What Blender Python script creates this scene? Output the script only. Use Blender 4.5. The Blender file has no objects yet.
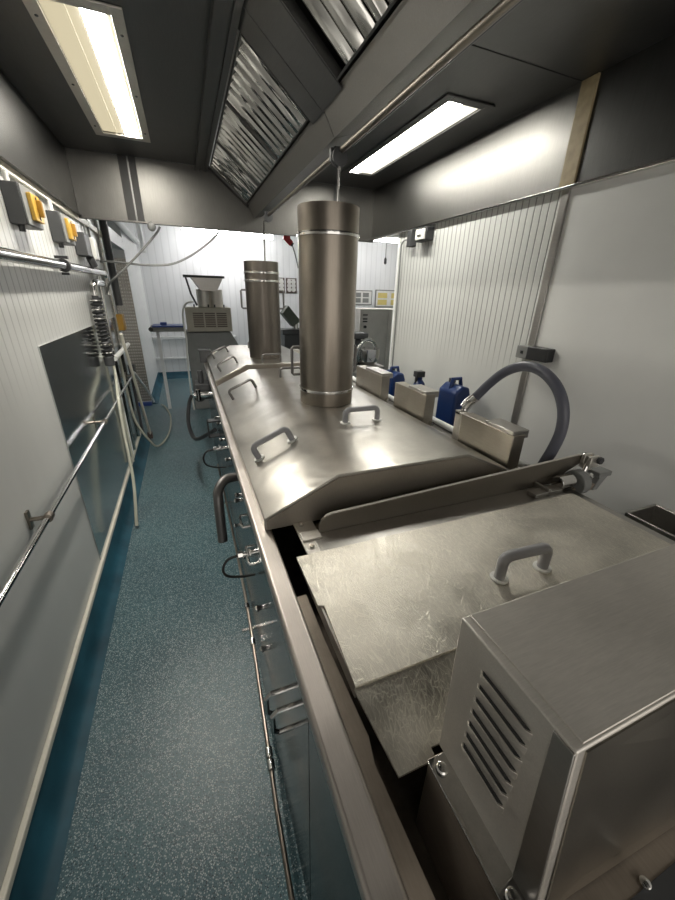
import bpy, bmesh, math, random
from mathutils import Vector, Matrix
random.seed(7)
scene = bpy.context.scene
COL = scene.collection
PI = math.pi

# ------------------------------------------------------------------ materials
def newmat(name):
    m = bpy.data.materials.new(name); m.use_nodes = True
    nt = m.node_tree
    return m, nt, nt.nodes['Principled BSDF']

def N(nt, t, **k):
    n = nt.nodes.new(t)
    for a, v in k.items():
        if a in n.inputs: n.inputs[a].default_value = v
        else: setattr(n, a, v)
    return n

def coords(nt, scale=(1, 1, 1), kind='Object'):
    tc = N(nt, 'ShaderNodeTexCoord'); mp = N(nt, 'ShaderNodeMapping')
    mp.inputs['Scale'].default_value = scale
    nt.links.new(tc.outputs[kind], mp.inputs['Vector'])
    return mp.outputs['Vector']

def ramp(nt, fac, stops):
    r = N(nt, 'ShaderNodeValToRGB')
    el = r.color_ramp.elements
    while len(el) < len(stops): el.new(.5)
    for e, (p, c) in zip(el, stops):
        e.position = p
        e.color = (c, c, c, 1) if isinstance(c, (int, float)) else (*c, 1)
    nt.links.new(fac, r.inputs['Fac'])
    return r.outputs['Color']

def plain(name, col, rough=.5, metal=0., spec=.5, var=.06, vscale=12):
    m, nt, b = newmat(name)
    n = N(nt, 'ShaderNodeTexNoise', Scale=vscale, Detail=4.)
    nt.links.new(coords(nt), n.inputs['Vector'])
    lo = [c * (1 - var) for c in col]; hi = [min(1, c * (1 + var)) for c in col]
    nt.links.new(ramp(nt, n.outputs['Fac'], [(.3, lo), (.7, hi)]), b.inputs['Base Color'])
    b.inputs['Roughness'].default_value = rough; b.inputs['Metallic'].default_value = metal
    b.inputs['Specular IOR Level'].default_value = spec
    return m

def steel(name, col=(.56, .545, .50), rough=.3, stretch=(60, 4, 60), bump=.04, smear=.35, rvar=.12, metal=1., wave=0.):
    """brushed stainless steel: fine grain along one axis plus large soft smears"""
    m, nt, b = newmat(name)
    g = N(nt, 'ShaderNodeTexNoise', Scale=9., Detail=5., Roughness=.65)
    nt.links.new(coords(nt, stretch), g.inputs['Vector'])
    s = N(nt, 'ShaderNodeTexNoise', Scale=5., Detail=5., Roughness=.6)
    nt.links.new(coords(nt), s.inputs['Vector'])
    lo = [c * (1 - smear * .55) for c in col]; hi = [min(1, c * (1 + smear * .3)) for c in col]
    c1 = ramp(nt, s.outputs['Fac'], [(.3, lo), (.7, hi)])
    mx = N(nt, 'ShaderNodeMix', data_type='RGBA', blend_type='MULTIPLY'); mx.inputs[0].default_value = .5
    nt.links.new(c1, mx.inputs[6])
    nt.links.new(ramp(nt, g.outputs['Fac'], [(.3, .72), (.7, 1.)]), mx.inputs[7])
    nt.links.new(mx.outputs[2], b.inputs['Base Color'])
    ad = N(nt, 'ShaderNodeMapRange'); ad.inputs['To Min'].default_value = max(.03, rough - rvar); ad.inputs['To Max'].default_value = rough + rvar
    ad.inputs['From Min'].default_value = .3; ad.inputs['From Max'].default_value = .7
    nt.links.new(s.outputs['Fac'], ad.inputs['Value']); nt.links.new(ad.outputs['Result'], b.inputs['Roughness'])
    bp = N(nt, 'ShaderNodeBump', Strength=bump, Distance=.002)
    nt.links.new(g.outputs['Fac'], bp.inputs['Height']); nt.links.new(bp.outputs['Normal'], b.inputs['Normal'])
    if wave:
        wv = N(nt, 'ShaderNodeTexNoise', Scale=4.5, Detail=2., Distortion=.4); nt.links.new(coords(nt), wv.inputs['Vector'])
        b2 = N(nt, 'ShaderNodeBump', Strength=1., Distance=wave); nt.links.new(wv.outputs['Fac'], b2.inputs['Height']); nt.links.new(b2.outputs['Normal'], bp.inputs['Normal'])
    b.inputs['Metallic'].default_value = metal
    return m

def scratched(name, col=(.60, .57, .50), rough=.34):
    """worn plate: criss-cross hairline scratches over grease smears"""
    m, nt, b = newmat(name)
    v = coords(nt)
    acc = None
    for i, (rot, sc) in enumerate([(.4, 120), (1.3, 150), (2.3, 95), (-.5, 170)]):
        mp = N(nt, 'ShaderNodeMapping'); mp.inputs['Rotation'].default_value = (0, 0, rot); mp.inputs['Scale'].default_value = (1, .16, 1)
        nz = N(nt, 'ShaderNodeTexNoise', Scale=3., Detail=2.)
        nt.links.new(v, nz.inputs['Vector'])
        mxv = N(nt, 'ShaderNodeMix', data_type='RGBA'); mxv.inputs[0].default_value = .12
        nt.links.new(v, mxv.inputs[6]); nt.links.new(nz.outputs['Color'], mxv.inputs[7])
        nt.links.new(mxv.outputs[2], mp.inputs['Vector'])
        vo = N(nt, 'ShaderNodeTexVoronoi', feature='DISTANCE_TO_EDGE', Scale=float(sc))
        nt.links.new(mp.outputs['Vector'], vo.inputs['Vector'])
        r = ramp(nt, vo.outputs['Distance'], [(0., 1.), (.03, 0.)])
        if acc is None: acc = r
        else:
            a = N(nt, 'ShaderNodeMix', data_type='RGBA', blend_type='LIGHTEN'); a.inputs[0].default_value = 1.
            nt.links.new(acc, a.inputs[6]); nt.links.new(r, a.inputs[7]); acc = a.outputs[2]
    s = N(nt, 'ShaderNodeTexNoise', Scale=6., Detail=6., Roughness=.65); nt.links.new(v, s.inputs['Vector'])
    base = ramp(nt, s.outputs['Fac'], [(.32, [c * .80 for c in col]), (.68, [c * 1.12 for c in col])])
    mk = N(nt, 'ShaderNodeMath', operation='MULTIPLY'); mk.inputs[1].default_value = .5
    nt.links.new(acc, mk.inputs[0])
    mx = N(nt, 'ShaderNodeMix', data_type='RGBA')
    nt.links.new(mk.outputs[0], mx.inputs[0]); nt.links.new(base, mx.inputs[6]); mx.inputs[7].default_value = (.86, .83, .72, 1)
    nt.links.new(mx.outputs[2], b.inputs['Base Color'])
    mr = N(nt, 'ShaderNodeMapRange'); mr.inputs['To Min'].default_value = rough - .12; mr.inputs['To Max'].default_value = rough + .16
    mr.inputs['From Min'].default_value = .3; mr.inputs['From Max'].default_value = .7
    nt.links.new(s.outputs['Fac'], mr.inputs['Value']); nt.links.new(mr.outputs['Result'], b.inputs['Roughness'])
    wv = N(nt, 'ShaderNodeTexNoise', Scale=7., Detail=3., Distortion=.5); nt.links.new(v, wv.inputs['Vector'])
    b2 = N(nt, 'ShaderNodeBump', Strength=1., Distance=.003); nt.links.new(wv.outputs['Fac'], b2.inputs['Height'])
    bp = N(nt, 'ShaderNodeBump', Strength=.35, Distance=.0008); nt.links.new(b2.outputs['Normal'], bp.inputs['Normal'])
    nt.links.new(acc, bp.inputs['Height']); nt.links.new(bp.outputs['Normal'], b.inputs['Normal'])
    b.inputs['Metallic'].default_value = 1.
    return m

def ribbed(name, col, pitch, rough, zlo, zhi, strength, groove=.55, metal=0., axis=1):
    """wall cladding with vertical V-grooves; grooves fade out below a cover sheet"""
    m, nt, b = newmat(name)
    tc = N(nt, 'ShaderNodeTexCoord'); sp = N(nt, 'ShaderNodeSeparateXYZ'); nt.links.new(tc.outputs['Object'], sp.inputs[0])
    a = N(nt, 'ShaderNodeMath', operation='DIVIDE'); a.inputs[1].default_value = pitch
    nt.links.new(sp.outputs[axis], a.inputs[0])
    fr = N(nt, 'ShaderNodeMath', operation='FRACT'); nt.links.new(a.outputs[0], fr.inputs[0])
    pk = N(nt, 'ShaderNodeMath', operation='PINGPONG'); pk.inputs[1].default_value = .5; nt.links.new(fr.outputs[0], pk.inputs[0])
    prof = ramp(nt, pk.outputs[0], [(0., 0.), (.13, 1.)])
    zm = N(nt, 'ShaderNodeMapRange'); zm.inputs['From Min'].default_value = zlo; zm.inputs['From Max'].default_value = zhi
    nt.links.new(sp.outputs[2], zm.inputs['Value'])
    mx = N(nt, 'ShaderNodeMix', data_type='RGBA'); nt.links.new(zm.outputs['Result'], mx.inputs[0])
    mx.inputs[6].default_value = (1, 1, 1, 1); nt.links.new(prof, mx.inputs[7])
    n = N(nt, 'ShaderNodeTexNoise', Scale=3., Detail=5.); nt.links.new(coords(nt, (1, 1, .35)), n.inputs['Vector'])
    base = ramp(nt, n.outputs['Fac'], [(.3, [c * .93 for c in col]), (.7, [min(1, c * 1.05) for c in col])])
    dk = N(nt, 'ShaderNodeMix', data_type='RGBA', blend_type='MULTIPLY'); dk.inputs[0].default_value = groove
    nt.links.new(base, dk.inputs[6]); nt.links.new(mx.outputs[2], dk.inputs[7])
    nt.links.new(dk.outputs[2], b.inputs['Base Color'])
    bp = N(nt, 'ShaderNodeBump', Strength=strength, Distance=.004)
    nt.links.new(mx.outputs[2], bp.inputs['Height']); nt.links.new(bp.outputs['Normal'], b.inputs['Normal'])
    b.inputs['Roughness'].default_value = rough; b.inputs['Metallic'].default_value = metal
    return m

def resin_floor(name, flakes=True, dark=1.):
    m, nt, b = newmat(name)
    v = coords(nt)
    big = N(nt, 'ShaderNodeTexNoise', Scale=1.6, Detail=6., Roughness=.6); nt.links.new(v, big.inputs['Vector'])
    base = ramp(nt, big.outputs['Fac'], [(.3, (.036 * dark, .088 * dark, .112 * dark)), (.7, (.075 * dark, .165 * dark, .19 * dark))])
    if flakes:
        vo = N(nt, 'ShaderNodeTexVoronoi', feature='F1', Scale=235.); nt.links.new(v, vo.inputs['Vector'])
        wn = N(nt, 'ShaderNodeTexWhiteNoise'); nt.links.new(vo.outputs['Position'], wn.inputs['Vector'])
        near = ramp(nt, vo.outputs['Distance'], [(.38, 1.), (.52, 0.)])
        pick = ramp(nt, wn.outputs['Value'], [(.40, 0.), (.80, 1.)])
        pick2 = ramp(nt, wn.outputs['Value'], [(.15, 1.), (.21, 0.)])
        mu = N(nt, 'ShaderNodeMix', data_type='RGBA', blend_type='MULTIPLY'); mu.inputs[0].default_value = 1.
        nt.links.new(near, mu.inputs[6]); nt.links.new(pick, mu.inputs[7])
        m1 = N(nt, 'ShaderNodeMix', data_type='RGBA'); nt.links.new(mu.outputs[2], m1.inputs[0])
        nt.links.new(base, m1.inputs[6]); m1.inputs[7].default_value = (.42, .50, .51, 1)
        mu2 = N(nt, 'ShaderNodeMix', data_type='RGBA', blend_type='MULTIPLY'); mu2.inputs[0].default_value = 1.
        nt.links.new(near, mu2.inputs[6]); nt.links.new(pick2, mu2.inputs[7])
        m2 = N(nt, 'ShaderNodeMix', data_type='RGBA'); nt.links.new(mu2.outputs[2], m2.inputs[0])
        nt.links.new(m1.outputs[2], m2.inputs[6]); m2.inputs[7].default_value = (.008, .025, .035, 1)
        nt.links.new(m2.outputs[2], b.inputs['Base Color'])
        bp = N(nt, 'ShaderNodeBump', Strength=.25, Distance=.0015); nt.links.new(vo.outputs['Distance'], bp.inputs['Height'])
        nt.links.new(bp.outputs['Normal'], b.inputs['Normal'])
    else:
        nt.links.new(base, b.inputs['Base Color'])
    rr = N(nt, 'ShaderNodeMapRange'); rr.inputs['To Min'].default_value = .22; rr.inputs['To Max'].default_value = .5
    nt.links.new(big.outputs['Fac'], rr.inputs['Value']); nt.links.new(rr.outputs['Result'], b.inputs['Roughness'])
    return m

def tread(name, col=(.50, .48, .44)):
    """five-bar tread plate: raised lozenges in a chequer"""
    m, nt, b = newmat(name)
    v = coords(nt, (1, 1, 1))
    mp = N(nt, 'ShaderNodeMapping'); mp.inputs['Rotation'].default_value = (PI / 4, 0, 0); nt.links.new(v, mp.inputs['Vector'])
    ck = N(nt, 'ShaderNodeTexChecker', Scale=34.); nt.links.new(mp.outputs['Vector'], ck.inputs['Vector'])
    vo = N(nt, 'ShaderNodeTexVoronoi', feature='F1', Scale=34., Randomness=0.); nt.links.new(mp.outputs['Vector'], vo.inputs['Vector'])
    h = ramp(nt, vo.outputs['Distance'], [(.15, 1.), (.42, 0.)])
    bp = N(nt, 'ShaderNodeBump', Strength=.8, Distance=.004); nt.links.new(h, bp.inputs['Height']); nt.links.new(bp.outputs['Normal'], b.inputs['Normal'])
    nt.links.new(ramp(nt, vo.outputs['Distance'], [(.2, [c * 1.25 for c in col]), (.5, [c * .6 for c in col])]), b.inputs['Base Color'])
    b.inputs['Metallic'].default_value = 1.; b.inputs['Roughness'].default_value = .28
    return m

def embossed(name):
    """polished wall sheet with a faint embossed diamond pattern"""
    m, nt, b = newmat(name)
    v = coords(nt)
    mp = N(nt, 'ShaderNodeMapping'); mp.inputs['Rotation'].default_value = (PI / 4, 0, 0); nt.links.new(v, mp.inputs['Vector'])
    vo = N(nt, 'ShaderNodeTexVoronoi', feature='F1', Scale=46., Randomness=0.); nt.links.new(mp.outputs['Vector'], vo.inputs['Vector'])
    bp = N(nt, 'ShaderNodeBump', Strength=.22, Distance=.002); nt.links.new(vo.outputs['Distance'], bp.inputs['Height'])
    nt.links.new(bp.outputs['Normal'], b.inputs['Normal'])
    b.inputs['Base Color'].default_value = (.55, .57, .57, 1); b.inputs['Metallic'].default_value = 1.; b.inputs['Roughness'].default_value = .13
    return m

def crinkle(name):
    """hand-bent bright filter sheet with soft ripples"""
    m, nt, b = newmat(name)
    mp1 = N(nt, 'ShaderNodeMapping'); mp1.inputs['Rotation'].default_value = (0, -.686, 0); nt.links.new(coords(nt), mp1.inputs['Vector'])
    mp2 = N(nt, 'ShaderNodeMapping'); mp2.inputs['Scale'].default_value = (.45, 2.4, 1); nt.links.new(mp1.outputs['Vector'], mp2.inputs['Vector'])
    n = N(nt, 'ShaderNodeTexNoise', Scale=14., Detail=1., Distortion=.6); nt.links.new(mp2.outputs['Vector'], n.inputs['Vector'])
    bp = N(nt, 'ShaderNodeBump', Strength=.7, Distance=.008); nt.links.new(n.outputs['Fac'], bp.inputs['Height']); nt.links.new(bp.outputs['Normal'], b.inputs['Normal'])
    nt.links.new(ramp(nt, n.outputs['Fac'], [(.3, (.45, .44, .42)), (.65, (.80, .79, .76))]), b.inputs['Base Color'])
    b.inputs['Metallic'].default_value = 1.; b.inputs['Roughness'].default_value = .12
    return m

def emit(name, col, s):
    m, nt, b = newmat(name)
    b.inputs['Base Color'].default_value = (.12, .12, .11, 1)
    b.inputs['Emission Color'].default_value = (*col, 1); b.inputs['Emission Strength'].default_value = s
    return m

M = {}
M['steel_lid'] = steel('lid_steel', (.50, .48, .44), .335, (4, 60, 60), .04, .3, .05, 1., .008)
M['steel_body'] = steel('body_steel', (.48, .465, .44), .36, (60, 3, 60), .04, .2, .05)
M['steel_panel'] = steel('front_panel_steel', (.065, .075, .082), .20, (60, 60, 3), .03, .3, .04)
M['steel_rim'] = steel('rim_steel', (.64, .59, .55), .40, (70, 3, 60), .05, .2, .06)
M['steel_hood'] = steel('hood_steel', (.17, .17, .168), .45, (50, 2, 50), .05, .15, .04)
M['hood_side_shaded'] = steel('shaded_hood_side_steel', (.11, .11, .108), .42, (45, 45, 1.5), .2, .12, .03)  # darker copy of the hood steel, shade put into its colour
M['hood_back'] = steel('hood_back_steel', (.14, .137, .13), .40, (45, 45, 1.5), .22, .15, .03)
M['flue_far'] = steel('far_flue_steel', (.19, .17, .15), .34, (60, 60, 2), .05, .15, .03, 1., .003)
M['steel_hood_pale'] = steel('pale_hood_steel', (.22, .215, .205), .40, (45, 45, 1.5), .25, .12, .03)  # lighter copy of the hood steel, paints the lit right side
M['steel_flue'] = steel('flue_steel', (.31, .275, .235), .33, (60, 60, 2), .05, .15, .03, 1., .003)
M['steel_case'] = steel('casing_steel', (.74, .71, .66), .52, (4, 60, 60), .05, .15, .04)
M['scratch'] = scratched('scratched_steel', (.58, .55, .49), .42)
M['case_matte'] = steel('matte_casing_steel', (.72, .685, .63), .46, (4, 60, 60), .06, .2, .05, .72, .004)
M['lid_front_tone'] = steel('lid_front_tone_steel', (.42, .38, .325), .5, (60, 60, 4), .04, .15, .04, .8)  # separate tone for the lid's front face, so it renders less black
M['chrome'] = steel('chrome', (.75, .74, .72), .12, (10, 10, 10), .01, .15, .05)
M['chrome_filter'] = crinkle('filter_steel')
M['beam_steel'] = steel('beam_steel', (.27, .245, .21), .42, (60, 3, 60), .04, .2, .05)
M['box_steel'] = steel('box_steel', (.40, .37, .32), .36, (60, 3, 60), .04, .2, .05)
M['dark_steel'] = steel('dull_dark_steel', (.42, .36, .30), .5, (30, 3, 30), .06, .6, .08, .7)
M['trough'] = plain('greasy_trough', (.12, .10, .08), .4, .6, .5, .4, 20)
M['flat_black'] = plain('flat_black_surface', (.02, .02, .02), .6)  # plain black, also paints the shade in the louvre openings
M['black'] = plain('black_plastic', (.02, .021, .023), .4)
M['darkgrey'] = plain('dark_grey_plastic', (.055, .057, .06), .45)
M['midgrey'] = plain('grey_plastic', (.22, .225, .22), .5)
M['hose'] = plain('grey_hose', (.10, .105, .135), .38)
M['handle'] = plain('grey_handle', (.33, .33, .345), .35)
M['handle_far'] = plain('grey_steel_handle', (.17, .165, .16), .35, .6)
M['white'] = plain('white_plastic', (.80, .80, .77), .35)
M['trim'] = plain('cream_trim', (.72, .69, .60), .45)
M['frame'] = plain('white_frame', (.78, .79, .79), .35)
M['yellow'] = plain('yellow_switch', (.55, .34, .06), .4)
M['amber'] = plain('amber_box', (.36, .20, .03), .4)
M['beige'] = plain('beige_enamel', (.42, .39, .32), .45)
M['blue'] = plain('blue_plastic', (.006, .026, .11), .3)
M['bluebelt'] = plain('blue_belt', (.05, .10, .36), .4)
M['red'] = plain('red_plastic', (.45, .03, .03), .4)
M['wood'] = plain('tan_strip', (.36, .29, .17), .5, 0, .4, .15, 30)
M['green'] = plain('dark_green_cover', (.07, .085, .06), .5)
M['tube'] = plain('clear_hose', (.50, .50, .42), .25)
M['paper'] = plain('poster_paper', (.75, .74, .72), .5)
M['posterbrown'] = plain('poster_brown', (.09, .065, .055), .45)
M['yellowpaper'] = plain('yellow_note', (.70, .58, .20), .5)
M['wall_left'] = ribbed('ribbed_white_cladding', (.56, .565, .55), .062, .33, 1.15, 1.55, .5, .45)
M['wall_right'] = ribbed('ribbed_grey_cladding', (.62, .63, .61), .043, .24, 1.18, 1.42, .8, .6)
M['wall_smooth'] = plain('smooth_grey_wall', (.74, .745, .73), .4, 0, .4, .04, 3)
M['wall_far'] = ribbed('far_white_cladding', (.84, .85, .87), .12, .35, -1, 0, .25, .12, 0., 0)
M['wall_warm'] = plain('cream_far_wall', (.80, .77, .66), .5, 0, .4, .03, 3)
M['ceiling'] = plain('white_ceiling', (.75, .75, .74), .6)
M['floor'] = resin_floor('blue_resin_floor')
M['cove'] = plain('blue_cove', (.018, .085, .125), .55, 0, .4, .35, 6)
M['tread'] = tread('tread_plate')
M['emboss'] = embossed('embossed_sheet')
M['lens'] = emit('warm_lens', (1., .87, .58), .27)
M['tubelight'] = emit('warm_tube', (1., .95, .85), 46.)
M['tubecool'] = emit('cool_tube', (1., .97, .88), 28.)
M['lenscool'] = emit('cool_lens', (1., .95, .78), .6)
M['farlight'] = emit('far_lamp', (1., .98, .95), 15.)

# ------------------------------------------------------------------ geometry builder
WORLD = {}
class MB:
    def __init__(s): s.bm = bmesh.new()
    def box(s, x0, x1, y0, y1, z0, z1):
        v = [s.bm.verts.new(p) for p in ((x0,y0,z0),(x1,y0,z0),(x1,y1,z0),(x0,y1,z0),(x0,y0,z1),(x1,y0,z1),(x1,y1,z1),(x0,y1,z1))]
        for f in ((0,3,2,1),(4,5,6,7),(0,1,5,4),(1,2,6,5),(2,3,7,6),(3,0,4,7)): s.bm.faces.new([v[i] for i in f])
        return s
    def hexa(s, b, t):
        v = [s.bm.verts.new(p) for p in list(b) + list(t)]; n = len(b)
        s.bm.faces.new(v[:n][::-1]); s.bm.faces.new(v[n:])
        for i in range(n): s.bm.faces.new([v[i], v[(i+1) % n], v[n+(i+1) % n], v[n+i]])
        return s
    def prism(s, prof, axis, a0, a1):
        """profile of 2-D points extruded along axis 'x','y' or 'z'"""
        def P(u, w, a): return {'x': (a, u, w), 'y': (u, a, w), 'z': (u, w, a)}[axis]
        return s.hexa([P(u, w, a0) for u, w in prof], [P(u, w, a1) for u, w in prof])
    def tube(s, pts, r, seg=12, smooth_path=0, cap=True):
        pts = [Vector(p) for p in pts]
        if smooth_path: pts = catmull(pts, smooth_path)
        rs = r if isinstance(r, (list, tuple)) else [r] * len(pts)
        rings = []; up = None
        for i, p in enumerate(pts):
            d = (pts[min(i+1, len(pts)-1)] - pts[max(i-1, 0)]).normalized()
            if up is None:
                up = Vector((0, 0, 1)) if abs(d.z) < .9 else Vector((1, 0, 0))
            a = d.cross(up)
            if a.length < 1e-4: a = d.cross(Vector((0, 1, 0)))
            a.normalize(); b2 = a.cross(d).normalized(); up = b2
            rings.append([s.bm.verts.new(p + (a * math.cos(2*PI*k/seg) + b2 * math.sin(2*PI*k/seg)) * rs[i]) for k in range(seg)])
        for A, B in zip(rings, rings[1:]):
            for k in range(seg): s.bm.faces.new([A[k], A[(k+1) % seg], B[(k+1) % seg], B[k]])
        if cap: s.bm.faces.new(rings[0][::-1]); s.bm.faces.new(rings[-1])
        return s
    def cyl(s, p0, p1, r, seg=20): return s.tube([p0, p1], r, seg)
    def lathe(s, prof, c, seg=48, axis='z'):
        rings = []
        for r, h in prof:
            ring = []
            for k in range(seg):
                a = 2*PI*k/seg; u, w = r*math.cos(a), r*math.sin(a)
                o = {'z': (u, w, h), 'x': (h, u, w), 'y': (w, h, u)}[axis]
                ring.append(s.bm.verts.new((c[0]+o[0], c[1]+o[1], c[2]+o[2])))
            rings.append(ring)
        for A, B in zip(rings, rings[1:]):
            for k in range(seg): s.bm.faces.new([A[k], A[(k+1) % seg], B[(k+1) % seg], B[k]])
        s.bm.faces.new(rings[0][::-1]); s.bm.faces.new(rings[-1])
        return s
    def shell(s, r, ri, z0, z1, c, seg=48):
        """open tube wall"""
        prof = [(r, z0), (r, z1), (ri, z1), (ri, z0)]
        rings = [[s.bm.verts.new((c[0]+q*math.cos(2*PI*k/seg), c[1]+q*math.sin(2*PI*k/seg), h)) for k in range(seg)] for q, h in prof]
        for i in range(4):
            A, B = rings[i], rings[(i+1) % 4]
            for k in range(seg): s.bm.faces.new([A[k], A[(k+1) % seg], B[(k+1) % seg], B[k]])
        return s
    def ball(s, c, r, sc=(1, 1, 1)):
        m = Matrix.Translation(c) @ Matrix.Diagonal((*[r*q for q in sc], 1))
        bmesh.ops.create_uvsphere(s.bm, u_segments=16, v_segments=10, radius=1, matrix=m); return s
    def rot(s, axis, ang, c):
        bmesh.ops.rotate(s.bm, verts=s.bm.verts[:], cent=c, matrix=Matrix.Rotation(ang, 3, axis)); return s
    def build(s, name, mat, parent=None, bevel=0., label=None, loc=None, seg=2):
        o_w = Vector(loc) if loc is not None else (WORLD[parent.name] if parent else Vector((0, 0, 0)))
        bmesh.ops.recalc_face_normals(s.bm, faces=s.bm.faces[:])
        bmesh.ops.translate(s.bm, verts=s.bm.verts[:], vec=-o_w)
        me = bpy.data.meshes.new(name); s.bm.to_mesh(me); s.bm.free()
        me.materials.append(M[mat] if isinstance(mat, str) else mat)
        me.polygons.foreach_set('use_smooth', [True] * len(me.polygons))
        me.set_sharp_from_angle(angle=math.radians(35))
        o = bpy.data.objects.new(name, me); COL.objects.link(o)
        if parent: o.parent = parent
        else: o.location = o_w
        WORLD[o.name] = o_w
        if bevel:
            b = o.modifiers.new('bevel', 'BEVEL'); b.width = bevel; b.segments = seg; b.limit_method = 'ANGLE'; b.angle_limit = math.radians(40)
        if label: o['label'] = label
        return o

def catmull(p, n):
    q = [2*p[0]-p[1]] + p + [2*p[-1]-p[-2]]; out = []
    for i in range(1, len(q)-2):
        for k in range(n):
            t = k/n
            out.append(.5*((2*q[i]) + (q[i+1]-q[i-1])*t + (2*q[i-1]-5*q[i]+4*q[i+1]-q[i+2])*t*t + (3*q[i]-q[i-1]-3*q[i+1]+q[i+2])*t**3))
    out.append(p[-1]); return out

def thing(name, label, cat, loc, group=None):
    o = bpy.data.objects.new(name, None); COL.objects.link(o); o.empty_display_size = .05
    o.location = loc; WORLD[o.name] = Vector(loc)
    o['label'] = label; o['category'] = cat
    if group: o['group'] = group
    return o
def tag(o, label, cat, group=None):
    o['label'] = label; o['category'] = cat
    if group: o['group'] = group
    return o
def struct(o, label=None, cat=None):
    o['kind'] = 'structure'
    if label: o['label'] = label
    if cat: o['category'] = cat
    return o
def dup(root, loc, label, group=None):
    r = root.copy(); COL.objects.link(r); r.location = loc; r['label'] = label
    if group: r['group'] = group
    WORLD[r.name] = Vector(loc)
    for ch in list(root.children):
        c = ch.copy(); COL.objects.link(c); c.parent = r
        for g in ch.children:
            d = g.copy(); COL.objects.link(d); d.parent = c
    return r

# ------------------------------------------------------------------ setting
XL, XR, YF = -.635, 1.69, 7.85
Y0 = -1.4
struct(MB().box(-1.7, 5.2, Y0, YF+.1, -.05, 0).build('floor', 'floor'), 'speckled blue-green resin floor running down the aisle', 'floor')
struct(MB().box(XL-.1, XL, Y0, 4.45, 0, 2.70).build('wall_left', 'wall_left'), 'white ribbed wall cladding on the left of the aisle', 'wall')
struct(MB().box(XL, 5.2, YF, YF+.1, 0, 2.75).build('wall_far', 'wall_far'), 'bright white wall at the far end of the room', 'wall')
struct(MB().box(5.1, 5.2, 2.95, YF, 0, 2.75).build('wall_far_right', 'wall_warm'), 'cream wall of the far room on the right', 'wall')
struct(MB().box(-1.7, 5.2, Y0, YF+.1, 2.70, 2.75).build('ceiling', 'ceiling'), 'white ceiling of the far room', 'ceiling')
struct(MB().box(XR, XR+.08, Y0, 1.46, 0, 2.75).build('wall_right', 'wall_smooth'), 'smooth grey wall to the right of the fryer', 'wall')
struct(MB().box(XR, XR+.08, 1.46, 2.95, 0, 2.75).build('wall_right_ribbed', 'wall_right'), 'ribbed grey wall cladding behind the far end of the fryer', 'wall')
struct(MB().box(XR+.08, 5.2, 2.87, 2.95, 0, 2.75).build('wall_right_return', 'wall_far'))
struct(MB().box(XR-.012, XR, 1.445, 1.485, 0.02, 2.08).build('trim_1', 'steel_body', None, .003), 'vertical steel joint strip between smooth and ribbed wall', 'trim')
struct(MB().box(XR-.006, XR+.086, 2.945, 2.965, 0.02, 2.3).build('trim_2', 'frame', None, .003), 'white corner strip at the end of the ribbed wall', 'trim')
# coved skirting with cream capping
prof = [(XL, 0.0), (XL+.085, 0.0), (XL+.080, .003), (XL+.058, .008), (XL+.036, .024), (XL+.019, .055), (XL+.012, .125), (XL, .125)]
struct(MB().prism(prof, 'y', Y0, 4.44).build('baseboard_left', 'cove'), 'dark blue coved skirting along the left wall', 'skirting')
struct(MB().prism(prof, 'y', 5.97, YF).build('baseboard_left_far', 'cove'))
struct(MB().box(XL, XL+.018, Y0, 4.45, .125, .152).build('trim_3', 'trim', None, .004), 'cream capping strip on top of the blue skirting', 'trim')
struct(MB().prism([(YF, 0), (YF-.09, 0), (YF-.05, .02), (YF-.02, .06), (YF-.012, .12), (YF, .12)], 'x', XL, 5.1).build('baseboard_far', 'cove'))
struct(MB().box(XL, XL+.022, Y0, 4.45, 2.03, 2.075).build('trim_4', 'trim', None, .004), 'cream ledge along the top of the left wall under the hood', 'trim')
struct(MB().box(XL-.1, XL, 5.96, YF, 0, 2.70).build('wall_left_far', 'frame'), 'white wall face at the far left corner beyond the tread plate', 'wall')
struct(MB().box(XL-.1, XL, 4.45, 5.96, 2.06, 2.20).build('trim_6', 'frame', None, .004), 'white beam bridging the recess in the left wall', 'trim')
struct(MB().box(-1.7, XL-.1, 5.96, 6.06, 0, 2.70).build('wall_recess_back', 'frame'))
struct(MB().box(-1.7, -1.6, Y0, 5.96, 0, 2.70).build('wall_recess_left', 'wall_smooth'))
struct(MB().box(-1.7, XL, 5.90, 5.957, 0, .05).build('trim_7', 'bluebelt', None, .004), 'blue kerb at the foot of the tread plate wall', 'kerb')
# ledges on the far wall
struct(MB().box(XL, .9, YF-.05, YF, .74, .79).box(XL, .9, YF-.03, YF, .36, .40).build('trim_5', 'frame', None, .005), 'white ledges on the low part of the far wall', 'trim')

# polished sheet on left wall
o = MB().box(XL, XL+.006, 2.045, 4.44, .155, 1.352).build('wall_sheet', 'emboss', None, 0, None, (XL, 2.045, .155))
tag(o, 'polished embossed steel sheet fixed to the left wall, mirroring the blue floor', 'wall panel')

# tread-plate door in the left wall with white frame
o = MB().box(-1.6, XL-.002, 5.945, 5.957, .06, 1.96).build('tread_plate', 'tread', None, 0, None, (-1.1, 5.95, .06)); tag(o, 'tread-plate steel sheet facing the camera in the recess at the far left', 'wall panel')

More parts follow.
